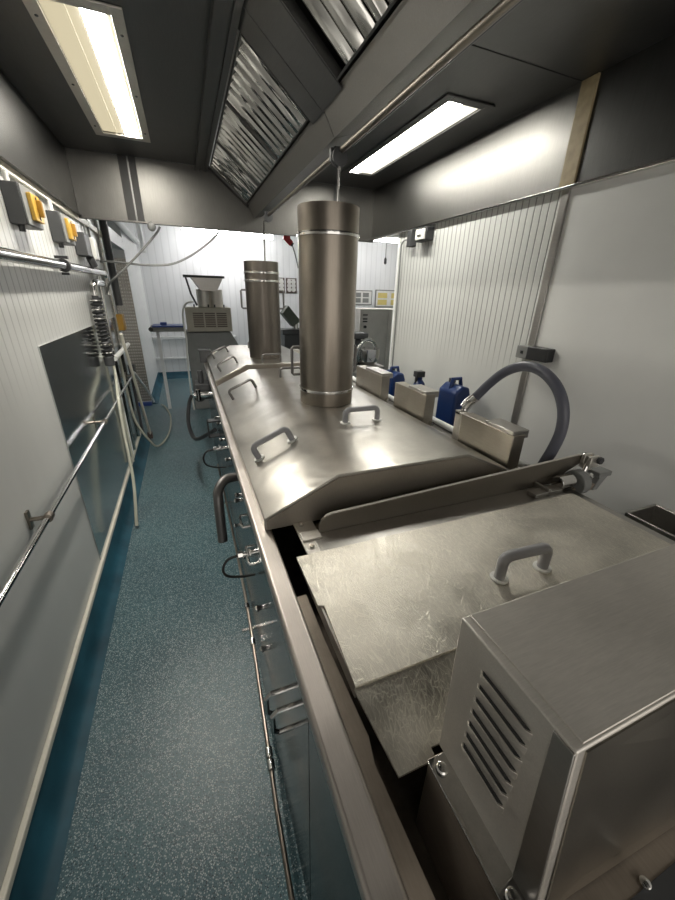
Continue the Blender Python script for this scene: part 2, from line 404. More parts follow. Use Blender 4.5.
# ------------------------------------------------------------------ extraction hood
HX0, HX1, HZ, HT, HY1 = -.61, 1.69, 2.075, 2.45, 3.45
hd = thing('extraction_hood', 'large stainless steel extraction hood over the fryer with sloping filter bank', 'extraction hood', (.575, 1.2, HZ))
HY0 = -1.2
L = (-.32, -.11, 1.865, 3.03); Rr = (1.27, 1.46, 1.865, 3.06)
def frame_with_holes(m, x0, x1, y0, y1, z0, z1, hole):
    a, b, c, e = hole
    m.box(x0, a, y0, y1, z0, z1).box(b, x1, y0, y1, z0, z1).box(a, b, y0, c, z0, z1).box(a, b, e, y1, z0, z1)
m = MB(); frame_with_holes(m, HX0, .20, HY0, HY1, HT, HT+.01, L); frame_with_holes(m, 1.02, HX1, HY0, HY1, HT, HT+.01, Rr)
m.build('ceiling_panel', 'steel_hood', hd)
MB().box(1.03, HX1-.012, 1.5, 1.504, HT-.002, HT).build('seam', 'flat_black', hd)
MB().box(HX0-.01, HX0, HY0, HY1, HZ, HT).box(HX0-.01, HX0+.02, HY0, HY1, HZ-.012, HZ).build('side_panel', 'hood_side_shaded', hd)
MB().box(HX1-.012, HX1, HY0, 1.425, HZ, HT).build('side_panel', 'hood_side_shaded', hd)
MB().box(HX1-.012, HX1, 1.50, HY1, HZ, HT).build('side_panel', 'steel_hood_pale', hd)
MB().box(HX1-.03, HX1, HY0, HY1, HZ-.014, HZ).build('drip_lip', 'chrome', hd, .003)
MB().box(HX1-.022, HX1-.001, 1.425, 1.50, HZ+.002, HT-.002).build('joint_strip', 'wood', hd, .002, 'tan vertical joint strip')
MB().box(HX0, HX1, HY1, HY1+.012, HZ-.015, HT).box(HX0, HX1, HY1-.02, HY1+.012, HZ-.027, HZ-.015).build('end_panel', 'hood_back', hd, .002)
MB().box(-.305, -.25, HY1-.008, HY1, HZ-.012, HT).box(-.24, -.195, HY1-.008, HY1, HZ-.012, HT).build('seam_cover', 'flat_black', hd)
MB().box(-.25, -.24, HY1-.012, HY1, HZ-.012, HT).build('seam_cover', 'steel_hood', hd)
MB().box(1.30, 1.33, HY1-.012, HY1, HZ-.012, HT).build('seam_cover', 'darkgrey', hd)
# channel at the top of the filter slope
MB().box(.20, .225, HY0, HY1, HT-.035, HT+.01).box(.225, .26, HY0, HY1, HT-.018, HT+.01).box(.26, .285, HY0, HY1, HT-.03, HT+.01).build('top_channel', 'steel_hood', hd)
# slope frame
TX, TZ, BX, BZ = .285, 2.445, .565, 2.218
dl = math.hypot(BX-TX, BZ-TZ); ux, uz = (BX-TX)/dl, (BZ-TZ)/dl; nx, nz = uz, -ux    # n points down-left, out of the slope
def sp(t, y, h): return (TX+ux*t+nx*h, y, TZ+uz*t+nz*h)
def slab(m, t0, t1, y0, y1, h0, h1):
    m.hexa([sp(t0,y0,h0), sp(t1,y0,h0), sp(t1,y1,h0), sp(t0,y1,h0)], [sp(t0,y0,h1), sp(t1,y0,h1), sp(t1,y1,h1), sp(t0,y1,h1)])
m = MB(); slab(m, 0, dl, 1.63, 1.748, -.004, 0); m.build('blank_panel', 'steel_hood', hd)
m = MB(); slab(m, 0, dl, 1.445, 1.627, -.004, 0); m.build('blank_panel', 'steel_hood', hd)
m = MB(); slab(m, 0, dl, 3.385, 3.45, -.004, 0); slab(m, -.01, dl+.01, HY0, 3.45, -.12, -.11); m.build('filter_backing', 'flat_black', hd)
# gutter
g = [(BX-.004, BZ+.016), (BX+.02, BZ-.02), (.612, 2.148), (.70, 2.175), (.72, 2.225), (.712, 2.228), (.692, 2.183), (.618, 2.160), (BX+.03, BZ-.018), (BX+.01, BZ+.02)]
m = MB(); m.prism(g, 'y', HY0, 1.628); m.build('gutter', 'steel_hood_pale', hd)
m = MB(); m.prism(g, 'y', 1.632, 3.42); m.build('gutter', 'steel_hood_pale', hd)
MB().prism([(BX+.02, BZ-.02), (.612, 2.148), (.70, 2.175), (.72, 2.225), (.65, 2.24), (BX, BZ+.02)], 'y', 3.42, 3.425).build('gutter_end', 'chrome', hd)
# rear slope of the V
MB().hexa([(.715, HY0, 2.226), (.715, HY1, 2.226), (1.02, HY1, HT), (1.02, HY0, HT)], [(.712, HY0, 2.232), (.712, HY1, 2.232), (1.016, HY1, HT+.008), (1.016, HY0, HT+.008)]).build('rear_slope', 'steel_hood', hd)

# removable filters
def grease_filter(y0, y1, label):
    t = thing('grease_filter', label, 'grease filter', sp(dl/2, (y0+y1)/2, 0), 'baffle filters in the hood')
    fr = MB()
    slab(fr, .016, .024, y0, y1, -.03, .001); slab(fr, dl-.028, dl-.022, y0, y1, -.03, .001)
    slab(fr, .024, dl-.028, y0, y0+.006, -.03, .001); slab(fr, .024, dl-.028, y1-.006, y1, -.03, .001)
    fr.build('frame', 'steel_hood', t)
    b = MB(); y = y0+.008; 
    while y < y1-.045:
        # front channel, bowed
        w = .050
        for k in range(4):
            a0, a1 = -w/2+w*k/4, -w/2+w*(k+1)/4
            h0, h1 = -.022*(abs(a0)/(w/2))**2-.002, -.022*(abs(a1)/(w/2))**2-.002
            b.hexa([sp(.024,y+a0+.022,h0-.002), sp(dl-.028,y+a0+.022,h0-.002), sp(dl-.028,y+a1+.022,h1-.002), sp(.024,y+a1+.022,h1-.002)],
                   [sp(.024,y+a0+.022,h0), sp(dl-.028,y+a0+.022,h0), sp(dl-.028,y+a1+.022,h1), sp(.024,y+a1+.022,h1)])
        slab(b, .024, dl-.028, y+.036, min(y+.072, y1-.007), -.034, -.030)
        y += .0685
    b.build('baffles', 'chrome_filter', t)
for i, lab in enumerate(['baffle grease filter next to the blank plate, middle of the hood slope', 'baffle grease filter in the middle of the far filter row of the hood', 'baffle grease filter at the far end of the hood, by the end panel']):
    grease_filter(1.752+.544*i, 1.752+.544*(i+1)-.004, lab)
grease_filter(.915, 1.44, 'nearest baffle grease filter, at the top edge of the photo')

# lamps
def lamp(rect, label, lens, tubem, side):
    a, b, c, e = rect
    t = thing('ceiling_light', label, 'light', ((a+b)/2, (c+e)/2, HT), 'recessed lights in the hood')
    m = MB(); frame_with_holes(m, a-.045, b+.04, c-.05, e+.05, HT-.008, HT-.001, (a, b, c, e)); m.build('frame', 'steel_case' if side else 'steel_hood', t, .002)
    m = MB()
    for y in (c+.1, (c+e)/2, e-.1):
        for x in (a-.024, b+.02): MB().ball((x, y, HT-.009), .006, (1, 1, .5)).build('screw', 'darkgrey', t)
    MB().box(a, b, c, e, HT+.004, HT+.008).build('diffuser', lens, t)
    xx = b-.055 if side else a+.05
    MB().box(xx-.036, xx+.036, c+.004, e-.004, HT+.001, HT+.0035).build('tube_window', tubem, t)
    if side: MB().box(a+.07, a+.076, c, e, HT-.002, HT+.004).build('lens_rib', lens, t)
lamp(L, 'warm recessed strip light with steel frame in the left hood ceiling', 'lens', 'tubelight', 1)
lamp(Rr, 'bright recessed strip light in the right hood ceiling', 'lenscool', 'tubecool', 0)

# hoist shaft under the gutter
sh = thing('hoist_shaft', 'thin steel hoist rods hanging under the hood gutter above the flues', 'hoist shaft', (.66, 1.6, 2.13))
MB().cyl((.662, -1.0, 2.135), (.645, 3.15, 2.115), .011).build('shaft', 'beam_steel', sh)
MB().cyl((.735, -1.0, 2.19), (.735, 1.75, 2.18), .010).build('shaft', 'darkgrey', sh)
for y in (1.72, 3.08):
    b = MB().box(.642, .668, y-.02, y+.02, 2.125, 2.150).box(.628, .642, y-.012, y+.012, 2.10, 2.145).build('shaft_bracket', 'darkgrey', sh, .003)
MB().lathe([(.02, -.018), (.032, -.016), (.032, -.006), (.02, 0), (.032, .006), (.032, .016), (.02, .018)], (.645, 1.66, 2.10), 20, 'y').build('pulley', 'darkgrey', sh)
MB().lathe([(.02, -.018), (.03, -.016), (.03, -.006), (.02, 0), (.03, .006), (.03, .016), (.02, .018)], (.645, 3.05, 2.10), 20, 'y').build('pulley', 'darkgrey', sh)

# ------------------------------------------------------------------ fryer body
fy = thing('industrial_fryer', 'long stainless steel industrial fryer with pale rim running down the room', 'fryer', (.69, 1.8, 0))
FX0, FX1 = .118, 1.262
FY0, FY1 = -1.1, 3.9
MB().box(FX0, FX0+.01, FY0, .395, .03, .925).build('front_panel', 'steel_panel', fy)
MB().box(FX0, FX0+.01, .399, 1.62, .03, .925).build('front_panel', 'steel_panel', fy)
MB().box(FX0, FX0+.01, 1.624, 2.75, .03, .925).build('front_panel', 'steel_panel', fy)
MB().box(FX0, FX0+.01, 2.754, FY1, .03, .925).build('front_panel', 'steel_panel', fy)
MB().box(FX1-.01, FX1, FY0, FY1, .03, .925).build('rear_panel', 'steel_body', fy)
MB().box(.27, 1.10, .842, .897, .925, .948).build('gap_fill_plate', 'beam_steel', fy, .002)  # added plate that makes the gap behind the beam render lighter
MB().box(FX0, FX1, FY1-.012, FY1, .03, .925).build('end_panel', 'steel_body', fy)
MB().box(.112, .162, FY0, FY1, .915, .95).build('front_rim', 'steel_rim', fy, .008, None, None, 3)
MB().box(1.10, 1.275, FY0, FY1, .925, .95).build('rear_ledge', 'steel_body', fy, .004)
MB().box(.13, 1.25, FY0, FY1-.012, .74, .76).build('trough_floor', 'trough', fy)
MB().box(.150, .158, FY0, FY1-.012, .76, .915).box(1.10, 1.108, FY0, FY1-.012, .76, .925).build('trough_wall', 'trough', fy)
m = MB(); pr = [(.166, -1.0), (.205, -1.0), (.205, .10), (.212, .13), (.205, .30), (.214, .34), (.206, .55), (.206, .70), (.166, .70)]
m.hexa([(x, y, .865) for x, y in pr], [(x, y, .872) for x, y in pr]).box(.158, .17, -1, .7, .83, .872).build('inner_ledge', 'dark_steel', fy, .001)
MB().box(.262, 1.10, -1.0, .243, .76, .955).build('mounting_deck', 'dark_steel', fy, .003)
MB().box(.315, 1.09, -.95, .038, .9552, .9565).build('deck_cover', 'darkgrey', fy)
m = MB().box(.19, 1.09, FY1-.06, FY1+.0, .95, 1.05); m.build('end_upstand', 'steel_case', fy, .006)
m = MB().box(.08, .185, 3.845, 3.95, .95, 1.06).box(.07, .188, 3.84, 3.96, 1.06, 1.07); m.build('end_gearbox', 'darkgrey', fy, .004)
m = MB().box(.0, .118, 3.55, 3.75, .66, .80).cyl((.03, 3.5, .70), (.03, 3.9, .70), .05).cyl((.06, 3.62, .8), (.06, 3.62, .92), .025)
m.build('drive_motor', 'darkgrey', fy, .004)
MB().cyl((-.02, 3.5, .72), (.118, 3.5, .72), .03).cyl((.02, 3.45, .68), (.02, 3.45, .78), .02).build('valve_cluster', 'chrome', fy, .002)
for y in (-.9, .4, 1.7, 3.0, 3.8):
    for x in (.16, 1.18): MB().box(x, x+.05, y-.025, y+.025, 0, .04).build('foot', 'darkgrey', fy)
# drawn rod pulls and hooks on the front panel
def rod(pts, r=.0055, name='pull', mat='chrome', seg=10, sm=6):
    return MB().tube(pts, r, seg, sm).build(name, mat, fy)
def dpull(y, z0, z1, out=.035):
    x = FX0
    return MB().tube([(x, y, z0), (x-out*.8, y, z0), (x-out, y, z0+.012), (x-out, y, z1-.012), (x-out*.8, y, z1), (x, y, z1)], .0055, 10).build('pull_handle', 'chrome', fy)
def ypull(y0, y1, z, out=.035, r=.0055):
    x = FX0
    return MB().tube([(x, y0, z), (x-out*.8, y0, z), (x-out, y0+.012, z), (x-out, y1-.012, z), (x-out*.8, y1, z), (x, y1, z)], r, 10).build('pull_handle', 'chrome', fy)
dpull(.47, .752, .822, .054); dpull(.535, .712, .782, .056)
ypull(1.02, 1.12, .74, .02); ypull(1.16, 1.24, .80, .02)
m = MB()
for y, z in ((.90, .66), (.86, .52), (1.3, .86), (1.36, .80), (1.22, .62), (1.7, .84), (2.08, .80), (2.2, .86), (1.55, .55), (2.45, .82)):
    MB().lathe([(.008, .001), (.008, -.012), (.0105, -.016), (.0105, -.022), (.006, -.026)], (FX0, y, z), 12, 'x').build('stud', 'chrome', fy)
MB().tube([(FX0, 1.38, .90), (FX0-.05, 1.36, .905), (FX0-.082, 1.32, .885), (FX0-.088, 1.29, .84), (FX0-.09, 1.27, .68)], .019, 14, 6).build('grip', 'handle_far', fy, 0, 'thick grey curved grip')
MB().box(.045, FX0, 2.5, 2.56, .66, .67).box(.045, .055, 2.5, 2.56, .66, .78).box(.045, FX0, 2.5, 2.56, .77, .78).build('bracket', 'darkgrey', fy, .002)

# service pipe along front of fryer
pp = thing('service_pipe', 'thin steel pipe along the foot of the fryer front, with couplings', 'pipe', (.09, 1.0, .25))
MB().tube([(.055, -.9, .25), (.066, .40, .25), (.077, .724, .25), (.1, 1.3, .25), (.104, 2.0, .26), (.098, 2.9, .27)], .007, 10, 4).build('pipe', 'steel_flue', pp)
for y, x in ((.70, .0765), (.665, .0755), (1.12, .093), (1.32, .1)):
    MB().cyl((x-.0015, y-.014, .25), (x, y+.014, .25), .012, 12).build('coupling', 'chrome', pp)
for y in (.2, 1.2, 2.3): MB().box(.06, FX0-.0006, y-.006, y+.006, .238, .246).build('clip', 'chrome', pp)

# gas/air cocks with hoses on the front
def cock(y, z, label, s=1.):
    t = thing('hose_valve', label, 'valve', (FX0, y, z), 'hose valves on the fryer front')
    MB().cyl((FX0-.0005, y, z), (FX0-.055*s, y, z), .009*s, 12).cyl((FX0-.018*s, y, z), (FX0-.03*s, y, z), .014*s, 6).cyl((FX0-.045*s, y, z), (FX0-.06*s, y, z), .012*s, 6).build('valve_body', 'chrome', t)
    MB().tube([(FX0-.03*s, y, z), (FX0-.03*s, y, z+.02*s), (FX0-.03*s, y-.05*s, z+.024*s)], .004*s, 8).build('lever', 'chrome', t)
    MB().tube([(FX0-.06*s, y, z), (FX0-.095*s, y, z-.01*s), (FX0-.112*s, y, z-.045*s), (FX0-.10*s, y+.01, z-.085*s), (FX0-.055*s, y+.02, z-.11*s), (FX0-.006, y+.02, z-.115*s)], .0045*s, 8, 6).build('hose', 'flat_black', t)
    return t
cock(.97, .83, 'nearest chrome hose valve on the fryer front, below the near lid corner', .95)
cock(1.95, .80, 'chrome hose valve with black hose loop further along the fryer front', 1.1)
o = MB().tube([(-.04, 3.49, .715), (-.07, 3.4, .66), (-.09, 3.2, .55), (-.05, 2.95, .50), (.05, 2.75, .60), (FX0-.02, 2.66, .66)], .016, 10, 8).build('power_cable', 'black')
tag(o, 'thick black cable looping from the far motor to the fryer front', 'cable')

# ------------------------------------------------------------------ lids
def handle(par, p0, p1, h, mat, r=.009, foot=True, nrm=(0, 0, 1)):
    p0, p1, n = Vector(p0), Vector(p1), Vector(nrm).normalized()
    d = (p1-p0).normalized()
    a, b = p0+n*(h-.018), p1+n*(h-.018)
    pts = [p0, a] + [a + d*.018*(1-math.cos(t)) + n*.018*math.sin(t) for t in (.5, 1.05, PI/2)] + \
          [b - d*.018*(1-math.cos(t)) + n*.018*math.sin(t) for t in (PI/2, 1.05, .5)] + [b, p1]
    o = MB().tube(pts, r, 14).build('handle', mat, par)
    if foot:
        for p in (p0, p1): MB().cyl(p-n*.0, p+n*.006, .0215, 20).build('foot_washer', 'white', o, .001)
    return o
def lid(name, label, y0, y1, dz, hs):
    t = thing(name, label, 'fryer lid', (.62, (y0+y1)/2, .955+dz))
    pr = [(.140, .952), (.140, .992), (.37, 1.10), (.86, 1.10), (1.098, .992), (1.098, .952)]
    MB().prism([(x, z+dz) for x, z in pr], 'y', y0, y1).build('canopy', 'steel_lid', t, .003)
    MB().prism([(x, z+dz) for x, z in ((.146, .956), (.146, .985), (.372, 1.092), (.858, 1.092), (1.092, .985), (1.092, .956))], 'y', y0-.003, y0-.0005).build('front_tone_sheet', 'lid_front_tone', t)  # added rougher sheet so the lid's front face renders less black
    sl = Vector((-(.108), 0, .23)).normalized()
    for kind, x0, x1, y, mat in hs:
        def zz(x): return (.992+(x-.14)*.108/.23 if x < .37 else 1.10)+dz
        n = sl if x1 < .37 else (0, 0, 1)
        handle(t, (x0, y, zz(x0)), (x1, y+.0, zz(x1)), .058, mat, .0118 if kind else .008, kind, n)
    return t
l1 = lid('fryer_lid', 'long hipped steel lid nearest the camera, carrying the larger flue and grey handles', .90, 2.62, 0,
     [(1, .195, .325, 1.27, 'handle'), (1, .572, .722, 1.335, 'handle'), (0, .20, .335, 2.14, 'handle_far'), (0, .52, .66, 2.30, 'handle_far')])
l2 = lid('fryer_lid', 'shorter hipped steel lid at the far end of the fryer, carrying the thinner flue', 2.74, 3.83, .012,
     [(0, .20, .33, 2.93, 'handle_far'), (0, .20, .325, 3.55, 'handle_far'), (0, .50, .64, 2.80, 'handle_far'), (0, .52, .66, 3.6, 'handle_far')])

def flue(name, label, c, r, z0, z1, rings, hz, back, mat='steel_flue'):
    t = thing(name, label, 'flue', (c[0], c[1], z0))
    MB().shell(r, r-.004, z0, z1, c, 64).build('pipe', mat, t)
    for z in rings:
        o = MB(); o.lathe([(r-.001, -.009), (r+.004, -.007), (r+.005, 0), (r+.004, .007), (r-.001, .009)], (c[0], c[1], z), 64)
        o.build('seam_ring', 'chrome', t)
    for s in (-1, 1):
        x = c[0]+s*(r-.006); y = c[1]+back
        MB().tube([(x, y, hz-.065), (x+s*.035, y, hz-.065), (x+s*.042, y, hz-.058), (x+s*.042, y, hz+.058), (x+s*.035, y, hz+.065), (x, y, hz+.065)], .007, 10).build('handle', 'handle_far', t)
    return t
f1 = flue('flue_pipe', 'large round steel flue standing on the near fryer lid', (.618, 1.70), .131, 1.101, 1.935, (1.83, 1.17), 1.30, .03)
f2 = flue('flue_pipe', 'thinner dark steel flue with side handles on the far fryer lid', (.575, 3.05), .128, 1.113, 1.81, (1.735, 1.68), 1.55, 0, 'flue_far')
# lift rods from the hoist
o = MB().cyl((.645, 1.66, 2.08), (.635, 1.68, 1.30), .006, 10).build('lift_rod', 'chrome'); tag(o, 'thin steel lift rod dropping from the hoist into the near flue', 'rod')
o = MB().cyl((.612, 3.06, 2.08), (.60, 3.07, 1.30), .006, 10).build('lift_rod', 'chrome'); tag(o, 'thin steel lift rod dropping from the hoist into the far flue', 'rod')

# ------------------------------------------------------------------ flat cover with apron
cv = thing('flat_cover', 'scratched flat steel cover plate in front of the lids with one grey handle', 'cover plate', (.65, .5, .955))
pl = [(.190, .736), (1.205, .736), (1.205, .372), (.196, .372), (.205, .56), (.192, .565)]
MB().hexa([(x, y, .966) for x, y in pl], [(x, y, .971) for x, y in pl]).build('plate', 'scratch', cv, .001)
MB().box(.198, .203, .375, .735, .935, .966).build('edge_lip', 'steel_body', cv)
handle(cv, (.634, .492, .971), (.768, .484, .971), .066, 'handle', .0135)
ap = MB().hexa([(.193, .372, .962), (1.09, .372, .962), (1.09, .2605, .932), (.281, .2605, .932), (.281, .2465, .928), (.214, .2465, .928)], [(.193, .372, .967), (1.09, .372, .967), (1.09, .2605, .937), (.281, .2605, .937), (.281, .2465, .933), (.214, .2465, .933)]).build('apron_plate', 'scratch')
tag(ap, 'small scratched steel apron plate sloping from the flat cover to the motor casing', 'apron plate')

# ------------------------------------------------------------------ motor casing
mc = thing('motor_casing', 'big boxy stainless steel casing with louvred side in the near right corner', 'motor casing', (.55, .17, .955))
BX0, BX1, BY0, BY1, BZ0, BZ1 = .285, .98, .094, .257, .957, 1.219
MB().hexa([(BX0+.001, .070, BZ0), (BX1, .045, BZ0), (BX1, .257, BZ0), (BX0+.001, .252, BZ0)], [(BX0, .098, BZ1), (BX1, .098, BZ1), (BX1, .260, BZ1), (BX0, .260, BZ1)]).build('casing', 'case_matte', mc, .0025, None, None, 3)
MB().hexa([(BX0-.0010, .0715, BZ0), (BX0+.01, .0715, BZ0), (BX0+.01, .102, BZ0), (BX0-.0010, .102, BZ0)], [(BX0-.0018, .0985, BZ1-.004), (BX0+.01, .0985, BZ1-.004), (BX0+.01, .121, BZ1-.004), (BX0-.0018, .121, BZ1-.004)]).build('corner_flange', 'steel_body', mc, .0008)
MB().box(BX0+.012, BX1, .101, .258, BZ1-.001, BZ1+.0018).build('top_sheet', 'case_matte', mc, .001)
MB().hexa([(BX0+.012, .0667, BZ0+.002), (BX1, .0427, BZ0+.002), (BX1, .0445, BZ0+.002), (BX0+.012, .0685, BZ0+.002)], [(BX0+.012, .0957, BZ1-.004), (BX1, .0957, BZ1-.004), (BX1, .0975, BZ1-.004), (BX0+.012, .0975, BZ1-.004)]).build('front_tone_plate', 'box_steel', mc, 0, 'added front sheet with brown reflections put into its colour')  # added sheet: the front's darker reflected tone is put into its colour
m, q = MB(), MB()
for k in range(7):
    zc = 1.020+.0245*k
    ya, yb = .136, .214
    x = BX0
    m.hexa([(x+.0005, ya, zc), (x-.001, ya+.006, zc), (x-.001, yb-.006, zc), (x+.0005, yb, zc)], [(x+.0005, ya, zc+.013), (x-.0055, ya+.006, zc+.015), (x-.0055, yb-.006, zc+.015), (x+.0005, yb, zc+.013)])
    q.hexa([(x+.001, ya+.003, zc+.0135), (x-.0042, ya+.008, zc+.0150), (x-.0042, yb-.008, zc+.0150), (x+.001, yb-.003, zc+.0135)], [(x+.001, ya+.003, zc+.0150), (x-.0042, ya+.008, zc+.0158), (x-.0042, yb-.008, zc+.0158), (x+.001, yb-.003, zc+.0150)])
m.build('louvre_vent', 'case_matte', mc, .0005)
q.build('louvre_slot_shade', 'flat_black', mc)  # black filler painting the shade inside each louvre opening
MB().box(.256, BX0+.01, -.4, .240, .9556, .9588).build('base_flange', 'chrome', mc, .001)
for y in (.222, .088, -.05):
    b = MB(); b.lathe([(.009, 0), (.009, .004), (.007, .0065), (.003, .0075)], (.2705, y, .9585), 20); b.box(.2690, .2720, y-.006, y+.006, .9655, .9665)
    b.build('screw', 'chrome', mc)
b = MB(); b.lathe([(.006, 0), (.006, .004), (.003, .0055)], (.43, .040, .957), 16); b.build('screw', 'chrome', mc)

# ------------------------------------------------------------------ lifting beam with linkage
lb = thing('lifting_beam', 'long angled steel beam across the fryer between flat cover and lids', 'beam', (.8, .83, .955))
def zt(x): return 1.018+(x-.33)*.045
pr = [(.285, .960), (.285, .985), (.292, 1.002), (.306, 1.013), (.325, zt(.325)), (1.335, zt(1.335)), (1.36, zt(1.36)-.012), (1.362, zt(1.36)-.03), (1.28, 1.0), (1.24, .960)]
MB().prism(pr, 'y', .826, .836).build('web', 'beam_steel', lb, .002)
MB().box(.262, 1.20, .744, .826, .956, .961).box(.262, 1.20, .740, .744, .952, .966).build('flange', 'steel_body', lb, .001)
MB().tube([(.306, .831, 1.0135), (.325, .831, zt(.325)+.0003), (1.335, .831, zt(1.335)+.0003)], .0035, 8).build('top_edge', 'steel_case', lb)
eb = MB().box(.225, .285, .742, .90, .953, .960).box(.228, .285, .80, .84, .960, .966).build('end_bracket', 'steel_case', lb, .002)
for y in (.775, .88): MB().cyl((.245, y, .960), (.245, y, .966), .008, 6).build('bolt', 'chrome', eb)
MB().box(1.06, 1.19, .762, .80, .961, .975).box(1.12, 1.13, .762, .826, .961, .985).build('stop_block', 'steel_body', lb, .002)

lk = thing('lift_linkage', 'steel and grey linkage with clevises at the right end of the lifting beam', 'linkage', (1.3, .8, .95))
MB().cyl((1.19, .79, .985), (1.26, .79, .985), .026, 24).build('barrel', 'chrome', lk, .002)
MB().lathe([(.02, -.018), (.046, -.018), (.046, .018), (.02, .018)], (1.298, .79, .972), 28, 'x').build('collar', 'midgrey', lk, .002)
MB().box(1.30, 1.33, .76, .82, .985, 1.003).box(1.30, 1.36, .775, .80, .96, .975).build('toggle_arm', 'darkgrey', lk, .003)
MB().tube([(1.315, .79, .995), (1.345, .80, 1.035)], .008, 10).cyl((1.335, .79, .975), (1.375, .79, .985), .012, 12).build('threaded_rod', 'chrome', lk)
MB().box(1.335, 1.385, .785, .80, 1.025, 1.068).box(1.335, 1.385, .81, .825, 1.025, 1.068).box(1.335, 1.352, .785, .825, 1.015, 1.035).build('clevis', 'steel_case', lk, .003)
MB().cyl((1.372, .775, 1.055), (1.372, .84, 1.055), .009, 12).build('pin', 'chrome', lk)
MB().cyl((1.372, .77, 1.055), (1.372, .782, 1.055), .014, 6).build('nut', 'darkgrey', lk)
MB().hexa([(1.375, .77, .93), (1.40, .77, .93), (1.44, .77, .985), (1.405, .77, 1.0)], [(1.375, .81, .93), (1.40, .81, .93), (1.44, .81, .985), (1.405, .81, 1.0)]).box(1.38, 1.45, .765, .815, .985, 1.005).build('support_bracket', 'midgrey', lk, .003)
MB().box(1.277, 1.41, .775, .805, .930, .955).build('mount_bar', 'dark_steel', lk, .002)

# ------------------------------------------------------------------ boxes on the rear ledge
def jbox(y0, y1, z1, label, ears=True):
    t = thing('junction_box', label, 'metal box', (1.15, (y0+y1)/2, .95), 'steel boxes along the rear ledge of the fryer')
    MB().box(1.112, 1.172, y0, y1, .951, z1).build('housing', 'box_steel', t, .003)
    MB().box(1.116, 1.20, y0+.01, y1-.14, z1-.02, z1+.014).build('cap', 'steel_body', t, .003)
    MB().cyl((1.16, y0-.02, .975), (1.16, y0+.002, .975), .012, 10).build('gland', 'chrome', t)
jbox(.952, 1.255, 1.118, 'nearest steel box on the rear ledge, at the root of the grey hose')
jbox(1.54, 1.86, 1.13, 'steel box on the rear ledge in front of the blue containers')
jbox(2.03, 2.42, 1.13, 'farthest steel box on the rear ledge, just past the large flue')
o = MB().cyl((1.225, .95, .968), (1.225, 3.7, .968), .016, 14).build('conduit', 'frame'); tag(o, 'pale conduit lying along the rear ledge behind the steel boxes', 'conduit')

hs = thing('flexible_hose', 'thick grey flexible hose arching from the nearest steel box', 'hose', (1.2, 1.0, .95))
MB().tube([(1.20, 1.285, 1.178), (1.23, 1.24, 1.255), (1.25, 1.185, 1.315), (1.255, 1.10, 1.352), (1.255, 1.01, 1.345), (1.25, .93, 1.30), (1.25, .885, 1.23), (1.25, .872, 1.15), (1.25, .885, 1.07), (1.25, .905, 1.0), (1.25, .91, .962)], .0205, 18, 8).build('hose', 'hose', hs)
ft = MB().cyl((1.165, 1.305, 1.112), (1.172, 1.308, 1.13), .015, 12).tube([(1.17, 1.31, 1.125), (1.182, 1.305, 1.148), (1.202, 1.282, 1.182)], .024, 16).build('fitting', 'chrome', hs)
MB().lathe([(.024, -.006), (.028, -.005), (.028, .005), (.024, .006)], (1.19, 1.296, 1.16), 8).box(1.13, 1.172, 1.29, 1.32, 1.10, 1.115).build('fitting_nut', 'chrome', hs)
MB().box(1.13, 1.172, 1.257, 1.32, .952, 1.112).build('fitting_stem', 'steel_case', hs, .003)

# ------------------------------------------------------------------ gap behind the fryer
shf = thing('rear_shelf', 'low steel shelf between fryer and ribbed wall holding blue containers', 'shelf', (1.5, 2.1, 0))
MB().box(1.38, 1.66, 1.55, 2.85, .70, .72).build('shelf_board', 'steel_body', shf, .003)
for y in (1.6, 2.8):
    for x in (1.40, 1.64): MB().box(x-.015, x+.015, y-.015, y+.015, 0, .70).build('leg', 'steel_body', shf)
def can(x, y, h, label):
    t = thing('jerrycan', label, 'container', (x, y, .72), 'blue containers behind the fryer')
    w, d2 = .06, .085
    pr = [(-w, 0), (w, 0), (w, h*.78), (w*.7, h*.92), (-w*.2, h*.95), (-w, h*.85)]
    b = MB(); b.prism([(x+u, .72+v) for u, v in pr], 'y', y-d2, y+d2); b.build('tank', 'blue', t, .014, None, None, 3)
    MB().tube([(x-w*.6, y, .72+h*.86), (x-w*.4, y, .72+h*1.02), (x+w*.5, y, .72+h*1.02), (x+w*.7, y, .72+h*.88)], .013, 10).build('handle', 'blue', t)
    MB().cyl((x+w*.2, y+.05, .72+h*.9), (x+w*.2, y+.05, .72+h*1.0), .022, 14).build('cap', 'darkgrey', t)
can(1.50, 1.79, .415, 'nearer blue plastic container behind the fryer, beside the hose')
can(1.50, 2.54, .35, 'farther blue plastic container behind the fryer, near the flue')
bt = thing('spray_bottle', 'small blue bottle with dark top between the two blue containers', 'bottle', (1.46, 2.12, .72))
MB().lathe([(.048, 0), (.052, .02), (.052, .27), (.036, .33), (.018, .35), (.018, .37)], (1.46, 2.12, .72), 20).build('bottle', 'blue', bt)
MB().box(1.42, 1.485, 2.095, 2.145, 1.09, 1.13).box(1.425, 1.44, 2.11, 2.13, 1.04, 1.09).build('trigger', 'black', bt, .004)

# steel tray at the right
tr = thing('drip_tray', 'open steel tray against the right wall at the photo edge', 'tray', (1.58, .5, .70))
MB().box(1.50, 1.51, .2, .70, .72, .85).box(1.675, 1.685, .2, .70, .72, .85).box(1.50, 1.685, .69, .70, .72, .85).box(1.50, 1.685, .2, .21, .72, .85).box(1.50, 1.685, .2, .70, .71, .72).build('basin', 'steel_body', tr, .002)
MB().box(1.51, 1.675, .45, .46, .72, .80).build('divider', 'steel_case', tr)
for y in (.23, .67):
    for x in (1.515, 1.67): MB().box(x-.012, x+.012, y-.012, y+.012, 0, .71).build('leg', 'steel_body', tr)

